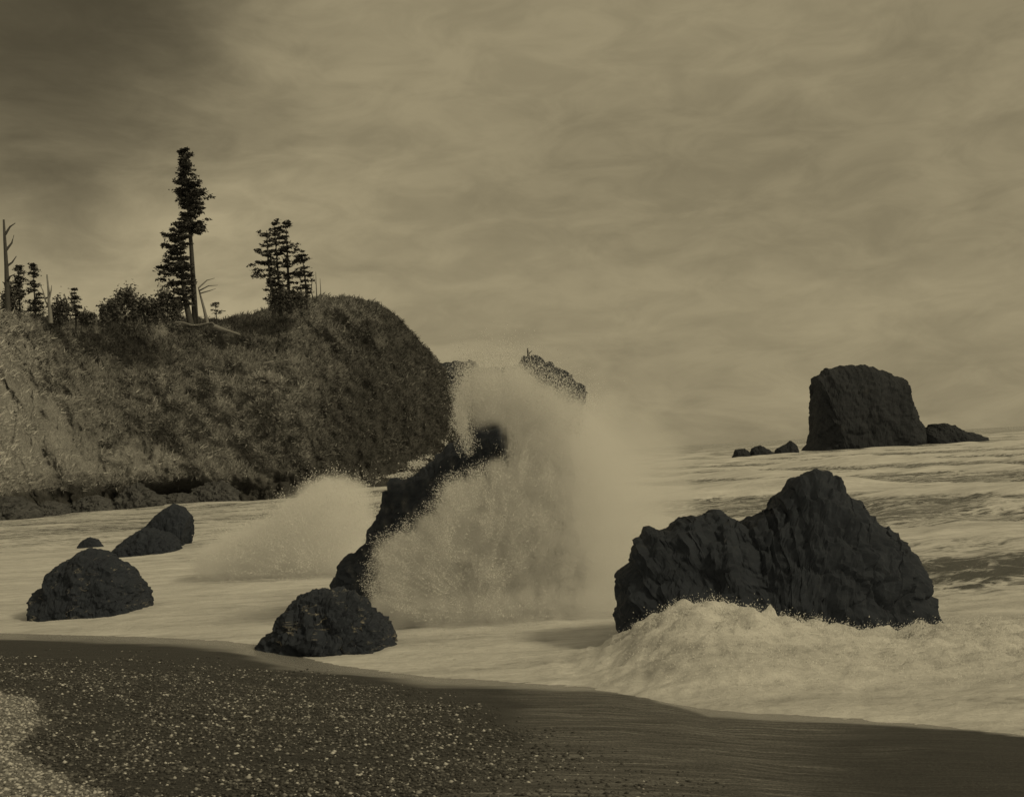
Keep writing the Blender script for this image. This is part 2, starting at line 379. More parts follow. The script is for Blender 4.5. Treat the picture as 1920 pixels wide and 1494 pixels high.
foam += cx * prof * (0.30 + 0.42 * fbm(xyz(SX * .9, SY * 1.3, 9.), 4, .6))
# the unbroken swell standing up to the right of it
rx = sm(SX, 8.2, 10.5); wob = 0.8 * pnoise(xyz(SX * .25, SY * .05, 4.)) + 0.1 * (SX - 10); sw = (0.5 + 0.35 * pnoise(xyz(SX * .3, SY * 0, 8.))) * rx * np.exp(-((SY - 29.2 + wob) / 1.5) ** 2)
h += sw; foam -= rx * np.exp(-((SY - 28.0 + wob) / 0.9) ** 2) * (0.40 + 0.30 * fbm(xyz(SX * .7, SY * 2.6, 3.), 4))
h += (0.022 * fbm(xyz(SX * 1.3, SY * 1.3, 12.), 3) + 0.014 * fbm(xyz(SX * 5, SY * 5, 12.), 3, .7)) * (1 - sm(np.abs(off), 2, 5))
SZ = 0.10 + h
sea = mesh('sea', np.stack([SX, SY, SZ], -1), grid_faces(*SX.shape), M_SEA, True, None, {'foam': np.clip(foam, 0, 1.3)})
tag(sea, 'foaming grey sea running in to the beach', None, None, 'structure')

# ------------------------------------------------------------------ headland
hx = np.arange(-260, 868, 3.2)
sky_px = np.array([(-300, 560), (-120, 575), (0, 588), (60, 592), (110, 602), (180, 600), (250, 594), (350, 597), (420, 600), (470, 592), (500, 584), (530, 567), (560, 559), (640, 558), (690, 563), (720, 576), (750, 598), (775, 628), (800, 655), (820, 678), (835, 700), (848, 745), (858, 800), (868, 868)], float)
top_py = np.interp(hx, sky_px[:, 0], sky_px[:, 1]) + 3.5 * fbm(xyz(hx * .05, hx * 0), 4, .65) * (hx < 830)
Yb = np.interp(hx, [-260, 0, 90, 200, 320, 550, 700, 868], [112, 126, 138, 146, 150, 151, 163, 186])
S = np.interp(hx, [-260, 0, 100, 200, 600, 760, 868], [22, 17, 15, 20, 21, 15, 5])
NV, NP = 130, 26
v = np.linspace(0, 1, NV)
V = np.zeros((NV + NP, len(hx), 3)); PALE = np.zeros((NV + NP, len(hx)))
T = at(hx, top_py, Yb + S)
B = at(hx, 900 + 0 * hx, Yb); B[:, 2] = -1.0
for i, q in enumerate(v):
    e = 0.78 * q + 0.22 * q ** 2.6 if True else q
    V[i] = B + (T - B) * np.array([1, 1, 0]) * (e + 0.05 * math.sin(q * 9)) + np.array([0, 0, 1]) * (T - B)[:, 2:3] * q
    V[i, :, 1] += np.interp(hx, [-260, 380, 520], [1, 1, 0]) * (4.2 * (1 - sm(np.array(q), 0.05, 0.16)) - 1.2 * math.exp(-((q - .17) / .05) ** 2))
for j in range(NP):
    k = (j + 1) / NP
    V[NV + j] = T + np.outer(np.ones(len(hx)), (0, 1, 0)) * 70 * k ** 1.4; V[NV + j, :, 2] -= 9 * k ** 1.3 + 0.4 * k
    V[NV + j, :, 0] *= (V[NV + j, :, 1] / T[:, 1])
fade = np.concatenate([sm(v, -0.02, 0.05) * (1 - 0.75 * sm(v, 0.88, 1.0)), np.full(NP, 0.2)])[:, None]
g1 = ridged(V * np.array((.075, .075, .03)) + np.stack([V[..., 2] * .055, 0 * V[..., 2], 0 * V[..., 2]], -1), 4)
g2 = fbm(V * 0.32, 5, 0.55); g3 = fbm(V * 1.3 + 40, 4, .6)
blk = worley(V * .22) + .5 * worley(V * .6)
dsp = (3.6 * g1 + 1.6 * g2 + 0.42 * g3) * fade + 2.2 * blk * np.concatenate([1 - sm(v, .10, .24), np.zeros(NP)])[:, None]
V[..., 1] -= dsp * 0.9; V[..., 2] += dsp * 0.25
VPX, VPY = project(V.reshape(-1, 3)); VPX = VPX.reshape(V.shape[:2]); VPY = VPY.reshape(V.shape[:2])
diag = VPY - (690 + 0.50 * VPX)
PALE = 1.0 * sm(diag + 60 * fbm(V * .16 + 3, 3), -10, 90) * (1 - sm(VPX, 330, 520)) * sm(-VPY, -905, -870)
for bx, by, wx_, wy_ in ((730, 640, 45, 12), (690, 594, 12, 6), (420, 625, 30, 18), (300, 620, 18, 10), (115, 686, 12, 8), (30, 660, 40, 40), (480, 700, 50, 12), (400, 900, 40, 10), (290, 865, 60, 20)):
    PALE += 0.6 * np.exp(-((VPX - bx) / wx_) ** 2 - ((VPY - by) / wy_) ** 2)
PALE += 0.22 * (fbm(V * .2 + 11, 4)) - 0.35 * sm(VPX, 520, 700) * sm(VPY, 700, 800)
PALE[NV:] *= 0.3
head = mesh('headland', V, grid_faces(*V.shape[:2]), M_HILL, True, None, {'pale': PALE, 'scrub_shade': sm(VPX + 60 * fbm(V * .15 + 2, 3) + .35 * (VPY - 700), 560, 720), 'rock': 1 - sm(V[..., 2] + 1.2 * fbm(V * .25 + 7, 4) - 2.2 * sm(VPX, 480, 640), 2.4, 4.0)})  # darker scrub toward the right also paints the shade on that side
tag(head, 'tall grassy headland with bare soil slopes rising behind the surf', None, None, 'structure')

# grass and bracken tufts over the slope
def tufts(name, verts, pale, n, hmin, hmax, lean, parent):
    nr, nc = verts.shape[:2]; a = RNG.integers(2, nr - 2, n); b = RNG.integers(1, nc - 2, n)
    fu, fv = RNG.random((2, n, 1)); P = verts[a, b] * (1 - fu) + verts[a + 1, b] * fu; P = P + (verts[a, b + 1] - verts[a, b]) * fv
    du = verts[a + 1, b] - verts[a, b]; dv = verts[a, b + 1] - verts[a, b]; nn = np.cross(dv, du)
    nn /= np.linalg.norm(nn, axis=1)[:, None] + 1e-9; nn *= np.where(nn[:, 1:2] > 0, -1, 1)
    pl = pale[a, b]; clump = fbm(P * .45, 3)
    keep = (RNG.random(n) > np.minimum(pl * 1.7, .86)) & (P[:, 2] > 3.4 + 1.5 * fbm(P * .3, 3)); P, nn, pl, clump = P[keep], nn[keep], pl[keep], clump[keep]; n = len(P)
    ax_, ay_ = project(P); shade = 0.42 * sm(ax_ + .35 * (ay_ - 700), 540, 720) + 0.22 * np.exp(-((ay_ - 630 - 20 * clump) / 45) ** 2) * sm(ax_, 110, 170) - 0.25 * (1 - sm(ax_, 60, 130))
    Vs, ton = [], []
    for k in range(4):
        hgt = (hmin + (hmax - hmin) * RNG.random((n, 1)) ** 2) * (1 + 0.5 * clump[:, None])
        d = nn * 0.55 + np.array((0, 0, .55)) + RNG.normal(size=(n, 3)) * 0.5 + np.array((0.25, 0, -lean)); d /= np.linalg.norm(d, axis=1)[:, None]
        sd_ = np.cross(d, np.array((0, 1., 0))); sd_ /= np.linalg.norm(sd_, axis=1)[:, None] + 1e-9
        b0 = P + RNG.normal(size=(n, 3)) * 0.15 - nn * 0.1; wd = hgt * (0.05 + .08 * RNG.random((n, 1)))
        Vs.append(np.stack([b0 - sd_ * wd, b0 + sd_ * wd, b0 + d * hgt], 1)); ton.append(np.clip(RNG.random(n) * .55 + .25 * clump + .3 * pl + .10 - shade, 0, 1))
    Vt = np.concatenate(Vs); tn = np.repeat(np.concatenate(ton), 3)
    return tag(mesh(name, Vt, np.arange(len(Vt) * 3).reshape(-1, 3), M_GRASS, False, parent, {'tone': tn}), None, None, None, 'stuff')
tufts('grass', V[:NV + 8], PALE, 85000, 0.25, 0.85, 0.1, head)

# low scrub breaking up the slope
nr, nc = V.shape[:2]; a = RNG.integers(22, NV - 1, 1500); b = RNG.integers(60, nc - 4, 1500); P = V[a, b]
k = (fbm(P * .12 + 30, 3) + .25 * RNG.normal(size=len(P)) > 0.12) & (PALE[a, b] < .3) & (P[:, 2] > 4.5); P = P[k]
sb = MB(); sz = RNG.uniform(.35, 1.1, len(P)) ** 1.3
for p_, z_ in zip(P, sz):
    C = p_ + RNG.normal(size=(44, 3)) * np.array((.55, .4, .38)) * z_ + np.array((0, -.25 * z_, .25 * z_)); sb.tris(C, .30 * z_ ** .5 * (.5 + RNG.random(44)), .8)
tag(sb.build('scrub', M_LEAF, head), None, None, None, 'stuff')

# ------------------------------------------------------------------ rocks
def resample(P, n):
    P = np.asarray(P, float); d = np.r_[0, np.cumsum(np.linalg.norm(np.diff(P, axis=0), axis=1))]; u = np.linspace(0, d[-1], n)
    return np.stack([np.interp(u, d, P[:, 0]), np.interp(u, d, P[:, 1])], -1)
def rock(name, label, cat, outline, Y, D, mat_, group=None, n=170, m_=46, amp=0.10, seed=0, kind=None, zb=-0.5, back=1.0):
    """outline: silhouette from left foot over the top to the right foot (pixels), standing at distance Y; D = half depth in metres"""
    O = resample(outline, n); u_ = np.linspace(0, 1, n); ext = max(np.ptp(O[:, 0]), np.ptp(O[:, 1])); kk = n / 7.0
    O = O + ext * 0.015 * np.stack([fbm(xyz(u_ * kk, u_ * 0 + seed), 3, .7), fbm(xyz(u_ * kk, u_ * 0 + seed + 50), 3, .7)], -1) * np.sin(np.pi * u_)[:, None] ** .3
    W = at(O[:, 0], O[:, 1], np.full(n, float(Y)))
    size = max(W[:, 0].max() - W[:, 0].min(), W[:, 2].max() - W[:, 2].min())
    W[0, 2] = W[-1, 2] = zb
    cx_ = (W[0, 0] + W[-1, 0]) / 2; M_ = W.copy(); M_[:, 0] = cx_ + (W[:, 0] - cx_) * 0.62; M_[:, 2] = zb
    q = np.linspace(0, 1, m_)
    rows = []
    for s_ in (1, -1):
        for r_ in (q if s_ == 1 else q[1:]):
            P = W + (M_ - W) * (r_ ** 1.55)
            P[:, 1] = Y - s_ * D * (1 if s_ == 1 else back) * (1 - (1 - r_) ** 2.1) ** 0.75
            rows.append((s_, r_, P))
    fr = [P for s_, r_, P in rows if s_ == 1][::-1]; bk = [P for s_, r_, P in rows if s_ == -1]
    G = np.stack(fr + bk)
    sc = 3.2 / size; C = G.mean((0, 1)); dirn = G - C; dirn /= np.linalg.norm(dirn, axis=-1)[..., None] + 1e-9
    Q = G * sc + seed * 13.7
    disp = 0.6 * ridged(Q * 1.1, 5, .6) + 0.45 * fbm(Q * 2.6, 4, .6) + 0.55 * worley(Q * 1.7 + .3 * fbm(Q * 2, 2)[..., None]) + 0.34 * worley(Q * 4.1) + 0.2 * worley(Q * 9.3)
    sil = np.abs(np.r_[np.linspace(-1, 0, m_), np.linspace(0, 1, m_)[1:]])[:, None]
    G = G + dirn * (disp * amp * size * (0.5 + 0.5 * sm(sil, 0, .25)))[..., None]
    G += amp * size * 0.30 * np.stack([fbm(Q * 3 + 5, 3), fbm(Q * 3 + 25, 3), 0.6 * fbm(Q * 3 + 45, 3)], -1)
    loc = np.array((cx_, Y, 0.0))
    o = mesh(name, G - loc, grid_faces(*G.shape[:2]), mat_, False); o.location = loc
    return tag(o, label, cat, group, kind)

rock('sea_rock', 'massive black double-peaked rock standing in the surf on the right', 'rock',
     [(1166, 1200), (1160, 1150), (1159, 1070), (1185, 1052), (1190, 1020), (1228, 985), (1232, 1000), (1262, 982), (1300, 966), (1345, 956), (1368, 970), (1392, 985), (1420, 972), (1442, 962), (1444, 940), (1475, 915), (1490, 893), (1526, 883), (1548, 895), (1562, 893), (1580, 930), (1592, 940), (1625, 962), (1650, 985), (1682, 1000), (1700, 1025), (1712, 1060), (1706, 1085), (1720, 1110), (1735, 1160), (1746, 1205)],
     22.6, 1.7, M_ROCK, n=260, m_=64, amp=0.040, seed=1)
rock('sea_rock', 'black slanting ridge of rock half buried in the bursting spray', 'rock',
     [(622, 1150), (632, 1110), (632, 1080), (655, 1045), (696, 1018), (700, 985), (722, 945), (738, 902), (770, 893), (800, 877), (830, 850), (862, 822), (892, 810), (932, 807), (938, 832), (935, 900), (930, 980), (960, 1080), (985, 1160)],
     29.0, 1.3, M_ROCK, n=220, m_=50, amp=0.05, seed=2)
rock('sea_rock', 'rounded black rock with painted wet highlights at the water edge, before the slanting ridge', 'rock',
     [(482, 1225), (492, 1200), (520, 1180), (533, 1145), (560, 1122), (590, 1107), (630, 1106), (660, 1110), (685, 1130), (697, 1148), (718, 1158), (730, 1185), (742, 1225)],
     24.0, 1.0, M_GLINT, n=180, amp=0.06, seed=3)
rock('sea_rock', 'black humped rock standing alone in the foam at the left edge of the beach', 'rock',
     [(74, 1125), (76, 1106), (98, 1096), (105, 1070), (122, 1055), (140, 1047), (154, 1038), (168, 1029), (192, 1037), (218, 1049), (244, 1070), (262, 1095), (268, 1132)],
     33.0, 1.6, M_GLINT, n=180, amp=0.055, seed=4)
rock('sea_rock', 'tiny low black rock awash behind the humped rock', 'rock', [(147, 1023), (155, 1014), (168, 1007), (182, 1011), (192, 1023)], 65, 0.5, M_ROCK, n=60, m_=20, amp=.06, seed=5)
rock('sea_rock', 'low dark rock leaning on the taller boulder in the left bay', 'rock',
     [(216, 1032), (228, 1018), (250, 1002), (270, 991), (295, 995), (318, 1000), (332, 1012), (334, 1032)], 57, 1.4, M_ROCK, n=110, m_=30, amp=.055, seed=6)
rock('sea_rock', 'taller oval dark boulder behind a low rock in the left bay', 'rock',
     [(282, 1025), (277, 985), (300, 960), (325, 945), (345, 950), (358, 968), (350, 990), (338, 1025)], 59.5, 1.3, M_ROCK, n=110, m_=30, amp=.05, seed=7)
rock('sea_stack', 'tall flat-topped dark sea stack far out on the horizon', 'sea stack',
     [(1508, 845), (1522, 828), (1528, 790), (1527, 750), (1531, 722), (1527, 708), (1545, 693), (1580, 686), (1620, 686), (1655, 697), (1690, 712), (1693, 735), (1704, 770), (1718, 797), (1726, 825), (1735, 845)],
     330, 13, M_STACK, n=200, m_=46, amp=0.028, seed=8, zb=-2)
rock('islet', 'low humped islet just right of the tall sea stack', 'islet',
     [(1716, 840), (1728, 808), (1750, 795), (1775, 796), (1800, 806), (1825, 815), (1842, 820), (1850, 838)], 325, 9, M_STACK, n=110, m_=30, amp=.04, seed=9, zb=-2)
for i, (pts, lab) in enumerate(((((1373, 860), (1379, 843), (1395, 841), (1404, 847), (1408, 860)), 'leftmost small offshore rock left of the sea stack'),
                               (((1403, 860), (1410, 841), (1425, 835), (1440, 842), (1452, 850), (1455, 860)), 'middle low offshore rock left of the sea stack'),
                               (((1450, 855), (1458, 840), (1472, 834), (1482, 826), (1492, 834), (1497, 855)), 'pointed small offshore rock nearest the sea stack'))):
    rock('offshore_rock', lab, 'rock', pts, 290, 3, M_STACK, 'small rocks off the sea stack', n=70, m_=22, amp=.06, seed=10 + i, zb=-2)
pt = rock('headland_point', 'distant rocky point of the headland sloping down behind the spray', 'headland',
     [(770, 880), (785, 720), (815, 680), (850, 681), (878, 676), (900, 690), (960, 690), (984, 668), (1006, 669), (1018, 674), (1022, 682), (1034, 680), (1046, 692), (1068, 702), (1078, 714), (1092, 722), (1098, 738), (1085, 770), (1070, 810), (1062, 880)],
     235, 10, M_STACK, n=260, m_=40, amp=0.025, seed=14, zb=-2)
cb = [(10, 952, 60, 24), (96, 952, 30, 12), (172, 950, 46, 20), (262, 940, 52, 30), (204, 955, 9, 8), (338, 934, 34, 12), (400, 925, 46, 24)]
side = ['leftmost', 'second', 'third', 'fourth', 'smallest', 'fifth', 'last']
for i, (bx, by, wx_, hy) in enumerate(cb):
    rg = np.random.default_rng(60 + i); us = np.sort(rg.uniform(-.85, .85, 6))
    pts = [(bx - wx_, by + 16)] + [(bx + u_ * wx_, by - hy * (1 - abs(u_) ** 2.2) * rg.uniform(.65, 1.1)) for u_ in us] + [(bx + wx_, by + 16)]
    rock('boulder', f'{side[i]} boulder from the left along the foot of the cliff' if i != 4 else 'smallest dark boulder in the foam at the foot of the cliff', 'boulder',
         pts, float(np.interp(bx, [0, 200, 450], [127, 140, 149])), 3.0 if i != 4 else .7, M_BOULDER, 'boulders along the foot of the cliff', n=90, m_=26, amp=.10, seed=20 + i, zb=-1)

# ------------------------------------------------------------------ trees
def conifer(label, trunk, Y, rad0, crown, seed, nclump=15, leaf=0.40, wind=0.15, dens=1.0, bark=None, group=None, name='spruce_tree', gap=6.0, under=0.0):
    """trunk: pixel path foot to tip; crown: rows (py, left px, right px) of the crown's reach"""
    rg = np.random.default_rng(seed); t_ = np.asarray(trunk, float); P = at(t_[:, 0], t_[:, 1], np.full(len(t_), float(Y)))
    P[0, 2] -= 1.0
    root = empty(name, P[0] + np.array((0, 0, 1.0))); tag(root, label, 'tree', group)
    loc = np.array(root.location)
    mb = MB(); u = np.linspace(0, 1, len(P)); mb.tube(P, rad0 * (1 - 0.85 * u ** 0.9), 8)
    mb.build('trunk', bark or M_BARK, root, loc, True)
    cr = np.asarray(crown, float); px2m = Y / F; mc = MB()
    py = cr[0, 0]
    while py < cr[-1, 0]:
        L = np.interp(py, cr[:, 0], cr[:, 1]); Rr = np.interp(py, cr[:, 0], cr[:, 2])
        cxp = np.interp(-py, -t_[:, 1], t_[:, 0]); c = at(np.array(cxp), np.array(py), Y)
        for k in range(max(1, int(rg.poisson(3.0 * dens))) + 1):
            a = rg.normal() * 0.75 + (math.pi if rg.random() < .5 else 0); ca, sa = math.cos(a), math.sin(a)
            reach = (max(Rr - cxp, 2) if ca > 0 else max(cxp - L, 2)) * px2m; mean = (Rr - L) / 2 * px2m
            ln = math.hypot(ca * reach, sa * mean) * ((0.5 + 0.58 * rg.random() ** .7) if k else 0.30)
            drop = -0.14 + 0.50 * rg.random() - (0.25 if py < cr[0, 0] + 25 else 0)
            q = np.linspace(0, 1, 6)[:, None]
            br = c + q * ln * np.array((ca, sa, 0)) + np.concatenate([q * wind * ln * .3, 0 * q, -drop * ln * q + 0.22 * ln * q ** 3], 1)
            br += rg.normal(size=br.shape) * 0.05 * ln * q
            mc.tube(br, np.linspace(.05, .012, 6) * (0.6 + ln * .25), 3)
            m_ = max(2, int(ln / 0.42)); s_ = (under + (1 - under) * rg.random(m_) ** 0.7)
            for sv in s_:
                cpnt = np.array([np.interp(sv, q[:, 0], br[:, i]) for i in range(3)])
                C = cpnt + rg.normal(size=(nclump, 3)) * np.array((.28, .28, .11)) * (0.6 + .18 * ln)
                mc.tris(C, leaf * (.6 + .8 * rg.random(nclump)), 0.4, rg)
        py += gap * (0.35 + 1.3 * rg.random())
    mc.build('crown', M_NEEDLE, root, loc)
    return root
conifer('tallest spruce with a narrow ragged crown and long bare trunk', [(366, 600), (363, 540), (359, 470), (354, 400), (349, 340), (344, 284)], 160, 0.5,
        [(283, 337, 353), (300, 335, 360), (312, 328, 362), (330, 333, 380), (340, 330, 382), (352, 325, 372), (365, 330, 388), (378, 336, 396), (390, 338, 385), (402, 335, 392), (415, 342, 382), (430, 345, 399), (440, 348, 385)], 1, dens=1.1, gap=4.6, bark=M_GREYTRUNK)
conifer('broad dark spruce with a forked trunk, close left of the tallest spruce', [(358, 600), (347, 560), (342, 520), (339, 480), (337, 415)], 158, 0.5,
        [(412, 328, 350), (425, 318, 354), (445, 303, 356), (460, 308, 360), (475, 302, 352), (490, 300, 364), (508, 287, 362), (520, 296, 366), (535, 298, 366), (550, 292, 350), (575, 294, 345)], 2, dens=0.95, gap=5.5)
conifer('leftmost tree of the flat-topped clump, its branches swept out to the left', [(514, 585), (509, 540), (503, 490), (500, 432)], 164, 0.34,
        [(440, 480, 506), (455, 482, 510), (470, 470, 512), (485, 466, 514), (500, 462, 515), (517, 457, 515), (522, 475, 512), (545, 492, 520), (565, 495, 518)], 3, dens=.62, gap=7, leaf=.33)
conifer('second tree from the left in the flat-topped clump', [(526, 580), (523, 540), (519, 480), (514, 423)], 165, 0.28,
        [(420, 502, 530), (435, 500, 530), (455, 502, 534), (480, 504, 534), (505, 506, 538), (540, 508, 540), (570, 508, 545)], 4, dens=.62, gap=7, leaf=.33)
conifer('straightest tree of the flat-topped clump, third from its left', [(543, 575), (541, 540), (539, 480), (536, 422)], 165.5, 0.34,
        [(420, 522, 550), (430, 518, 553), (447, 520, 560), (462, 522, 562), (480, 524, 556), (500, 520, 562), (530, 520, 568), (565, 520, 572)], 5, dens=.62, gap=7, leaf=.33)
conifer('shortest, rightmost tree of the flat-topped clump', [(577, 568), (573, 530), (566, 475)], 164.5, 0.26,
        [(472, 548, 570), (485, 548, 578), (500, 545, 580), (515, 548, 584), (527, 552, 588), (545, 550, 582), (560, 548, 580)], 6, dens=.75, gap=6.5, leaf=.33)
conifer('slender hazy conifer beside the bare tall snag at the left edge', [(38, 598), (36, 560), (35, 500)], 150, 0.2, [(500, 30, 42), (520, 22, 48), (540, 20, 50), (560, 26, 46)], 7, dens=1.0, leaf=.26, gap=4)
conifer('thin conifer with open branches left of the pale forked snag', [(68, 605), (65, 560), (62, 498)], 150, 0.2, [(497, 58, 66), (515, 52, 74), (540, 48, 80), (565, 48, 84), (590, 46, 86)], 8, dens=.9, leaf=.24, gap=4.5)
conifer('small pointed conifer alone right of the pale forked snag', [(143, 608), (141, 575), (139, 543)], 152, 0.16, [(543, 137, 142), (556, 130, 148), (570, 126, 152), (585, 126, 158), (597, 124, 168)], 9, dens=.9, leaf=.24, gap=5)
conifer('tiny layered sapling on the crest right of the leaning trunk', [(408, 602), (405, 585), (404, 568)], 160, 0.1, [(569, 398, 410), (580, 396, 415), (592, 394, 420)], 10, dens=.5, leaf=.2, gap=7)

def snag(name, label, path, Y, r, mat_, twigs, seed, cat='dead tree', group=None):
    rg = np.random.default_rng(seed); p = np.asarray(path, float); P = at(p[:, 0], p[:, 1], np.full(len(p), float(Y)))
    root = empty(name, P[0]); tag(root, label, cat, group); loc = np.array(root.location)
    mb = MB(); mb.tube(P, np.linspace(r, r * .3, len(P)), 7); mb.build('trunk', mat_, root, loc, True)
    for tw in twigs:
        q = np.asarray(tw, float); T_ = at(q[:, 0], q[:, 1], np.full(len(q), float(Y))); T_[1:, 1] += rg.normal() * .4
        m2 = MB(); m2.tube(T_, np.linspace(r * .45, r * .12, len(T_)), 5); m2.build('branch', mat_, root, loc, True)
snag('bare_snag', 'tall bare snag at the far left edge with wispy twigs', [(16, 600), (14, 560), (12, 500), (9, 450), (7, 412)], 146, 0.42, M_BARK,
     [[(10, 440), (18, 425), (28, 418)], [(11, 470), (20, 455), (24, 440)], [(12, 500), (22, 492), (30, 480)], [(13, 530), (22, 520), (32, 515)], [(13, 545), (6, 530), (2, 528)]], 1)
snag('forked_snag', 'pale forked dead snag among the trees at the left', [(95, 606), (94, 585), (92, 570), (91, 545), (88, 515)], 148, 0.32, M_PALEWOOD, [[(94, 582), (85, 565), (80, 545), (73, 530)], [(92, 560), (97, 545), (98, 535)]], 2)
snag('leaning_trunk', 'pale leaning bare trunk just right of the tallest spruce', [(389, 606), (383, 580), (377, 558), (372, 540)], 159, 0.28, M_PALEWOOD,
     [[(372, 540), (385, 524), (400, 520)], [(374, 545), (395, 538), (412, 537)], [(376, 550), (392, 545), (404, 541)]], 3)
snag('thin_snag', 'crooked thin dead stem nearest the flat-topped clump', [(588, 562), (583, 545), (585, 530), (582, 520)], 165, 0.10, M_BARK, [], 4)
snag('thin_snag', 'taller straight dead stem right of the crooked one', [(594, 562), (593, 535), (592, 510)], 165, 0.09, M_BARK, [[(593, 535), (590, 525), (588, 518)]], 5)
snag('thin_snag', 'rightmost thin dead stem on the crest', [(602, 562), (601, 540), (600, 522)], 165, 0.08, M_BARK, [], 6)
snag('stump', 'tiny dead stem on top of the distant rocky point', [(992, 672), (990, 662), (989, 653)], 235, 0.35, M_BARK, [[(990, 664), (995, 660), (998, 657)]], 7)

def shrub(label, cx_, by, wx_, hy, Y, n, seed, leaf=0.32, group='shrubs along the headland crest'):
    rg = np.random.default_rng(seed); base = at(np.array(float(cx_)), np.array(float(by)), float(Y)); s_ = Y / F
    root = empty('shrub', base); tag(root, label, 'shrub', group); loc = np.array(base)
    mb = MB()
    for k in range(7):
        d = rg.normal(size=3) * .5; e = base + np.array((d[0] * wx_ * s_, d[1] * wx_ * s_ * .6, hy * s_ * (.5 + .4 * rg.random())))
        mb.tube(np.linspace(base - (0, 0, .5), e, 4), np.linspace(.08, .02, 4), 4)
    mb.build('stem', M_BARK, root, loc)
    mc = MB(); nl = 26
    lobes = [(rg.uniform(-.8, .8), rg.uniform(-.6, .6), rg.uniform(.15, .95), rg.uniform(.22, .42)) for _ in range(nl)]
    for lx, ly, lz, lr in lobes:
        lz *= 1 - .45 * abs(lx)
        C = rg.normal(size=(n // nl, 3)) * .55 * lr * np.array((wx_, wx_ * .7, hy * .8)) * s_ + base + np.array((lx * wx_, ly * wx_ * .6, lz * hy)) * s_
        mc.tris(C, leaf * (.5 + rg.random(len(C))), 0.7, rg)
    mc.build('foliage', M_LEAF, root, loc)
for a in (('wind-swept dark shrub with a ragged top, left of the tall spruces', 235, 600, 26, 66, 157, 2600, 1), ('rounded dark shrub at the left end of the shrub row', 208, 604, 20, 40, 155, 1700, 2),
          ('dark shrub in the middle of the shrub row', 272, 602, 26, 46, 157, 2200, 3), ('dense dark shrub at the foot of the forked spruce', 312, 602, 32, 55, 157, 2600, 4),
          ('dark bush right of the pale forked snag', 112, 608, 18, 56, 151, 2000, 5), ('low bush right of the small pointed conifer', 163, 606, 16, 24, 152, 900, 6),
          ('dark thicket at the foot of the flat-topped clump', 540, 580, 36, 42, 164, 2600, 7), ('hazy bush at the foot of the tall bare snag', 24, 600, 22, 70, 149, 1700, 8)):
    shrub(*a)

def log(name, label, path, Y, r, cat='log'):
    p = np.asarray(path, float); P = at(p[:, 0], p[:, 1], np.full(len(p), float(Y))); mb = MB()
    mb.tube(P, np.linspace(r, r * .55, len(P)) * (1 + .15 * RNG.normal(size=len(P))), 7); loc = P.mean(0)
    o = mb.build(name, M_PALEWOOD, None, loc, True); o.location = loc; tag(o, label, cat)
log('driftwood_log', 'pale fallen log lying on the slope below the leaning trunk', [(402, 612), (415, 617), (430, 621), (450, 627)], 155.5, .3)
log('exposed_root', 'twisting pale exposed root under the tallest spruce', [(328, 604), (345, 605), (360, 610), (375, 609), (388, 606), (398, 605), (406, 612)], 155.5, .16, 'root')
log('driftwood_log', 'short pale log alone on the middle of the grassy slope', [(497, 681), (505, 679), (513, 677)], 152, .2)

# ------------------------------------------------------------------ spray
def inside(px, py, poly):
    poly = np.asarray(poly, float); x0, y0 = poly[:, 0], poly[:, 1]; x1, y1 = np.roll(x0, -1), np.roll(y0, -1)
    c = np.zeros(px.shape, bool); d = np.full(px.shape, 1e9)
    for a, b, e, g in zip(x0, y0, x1, y1):
        c ^= ((b > py) != (g > py)) & (px < (e - a) * (py - b) / (g - b + 1e-12) + a)
        tt = np.clip(((px - a) * (e - a) + (py - b) * (g - b)) / ((e - a) ** 2 + (g - b) ** 2 + 1e-9), 0, 1)
        d = np.minimum(d, np.hypot(px - a - tt * (e - a), py - b - tt * (g - b)))
    return np.where(c, d, -d)
def cloud(poly, n, Y, dY, soft, seed, nscale=0.02, thr=0.0, outer=0.0, streak=(900, 1150), xfade=None):
    rg = np.random.default_rng(seed); poly = np.asarray(poly, float); lo = poly.min(0) - outer; hi = poly.max(0) + outer; P = []
    tot = 0
    while tot < n:
        q = lo + (hi - lo) * rg.random((n * 2, 2)); d = inside(q[:, 0], q[:, 1], poly) + outer
        a_ = np.arctan2(q[:, 1] - streak[1], q[:, 0] - streak[0]); r_ = np.hypot(q[:, 0] - streak[0], q[:, 1] - streak[1])
        nz = fbm(np.stack([a_ * 14, r_ * nscale * .45, q[:, 0] * 0 + seed], -1), 4) * .5 + fbm(np.stack([q[:, 0] * nscale, q[:, 1] * nscale, q[:, 0] * 0 + seed], -1), 4) * .6
        dens = np.clip(d / soft, 0, 1) ** 1.3 * np.clip(0.62 + nz * 2.0 - thr, 0.02, 1.3)
        if xfade: dens = dens * (1 - 0.93 * sm(q[:, 0] + 40 * nz, *xfade))
        q = q[(d > 0) & (rg.random(len(d)) < dens)]; P.append(q); tot += len(q)
    q = np.concatenate(P)[:n]; y = Y + dY * rg.uniform(-1.6, 1.6, n)
    return at(q[:, 0], q[:, 1], y), q
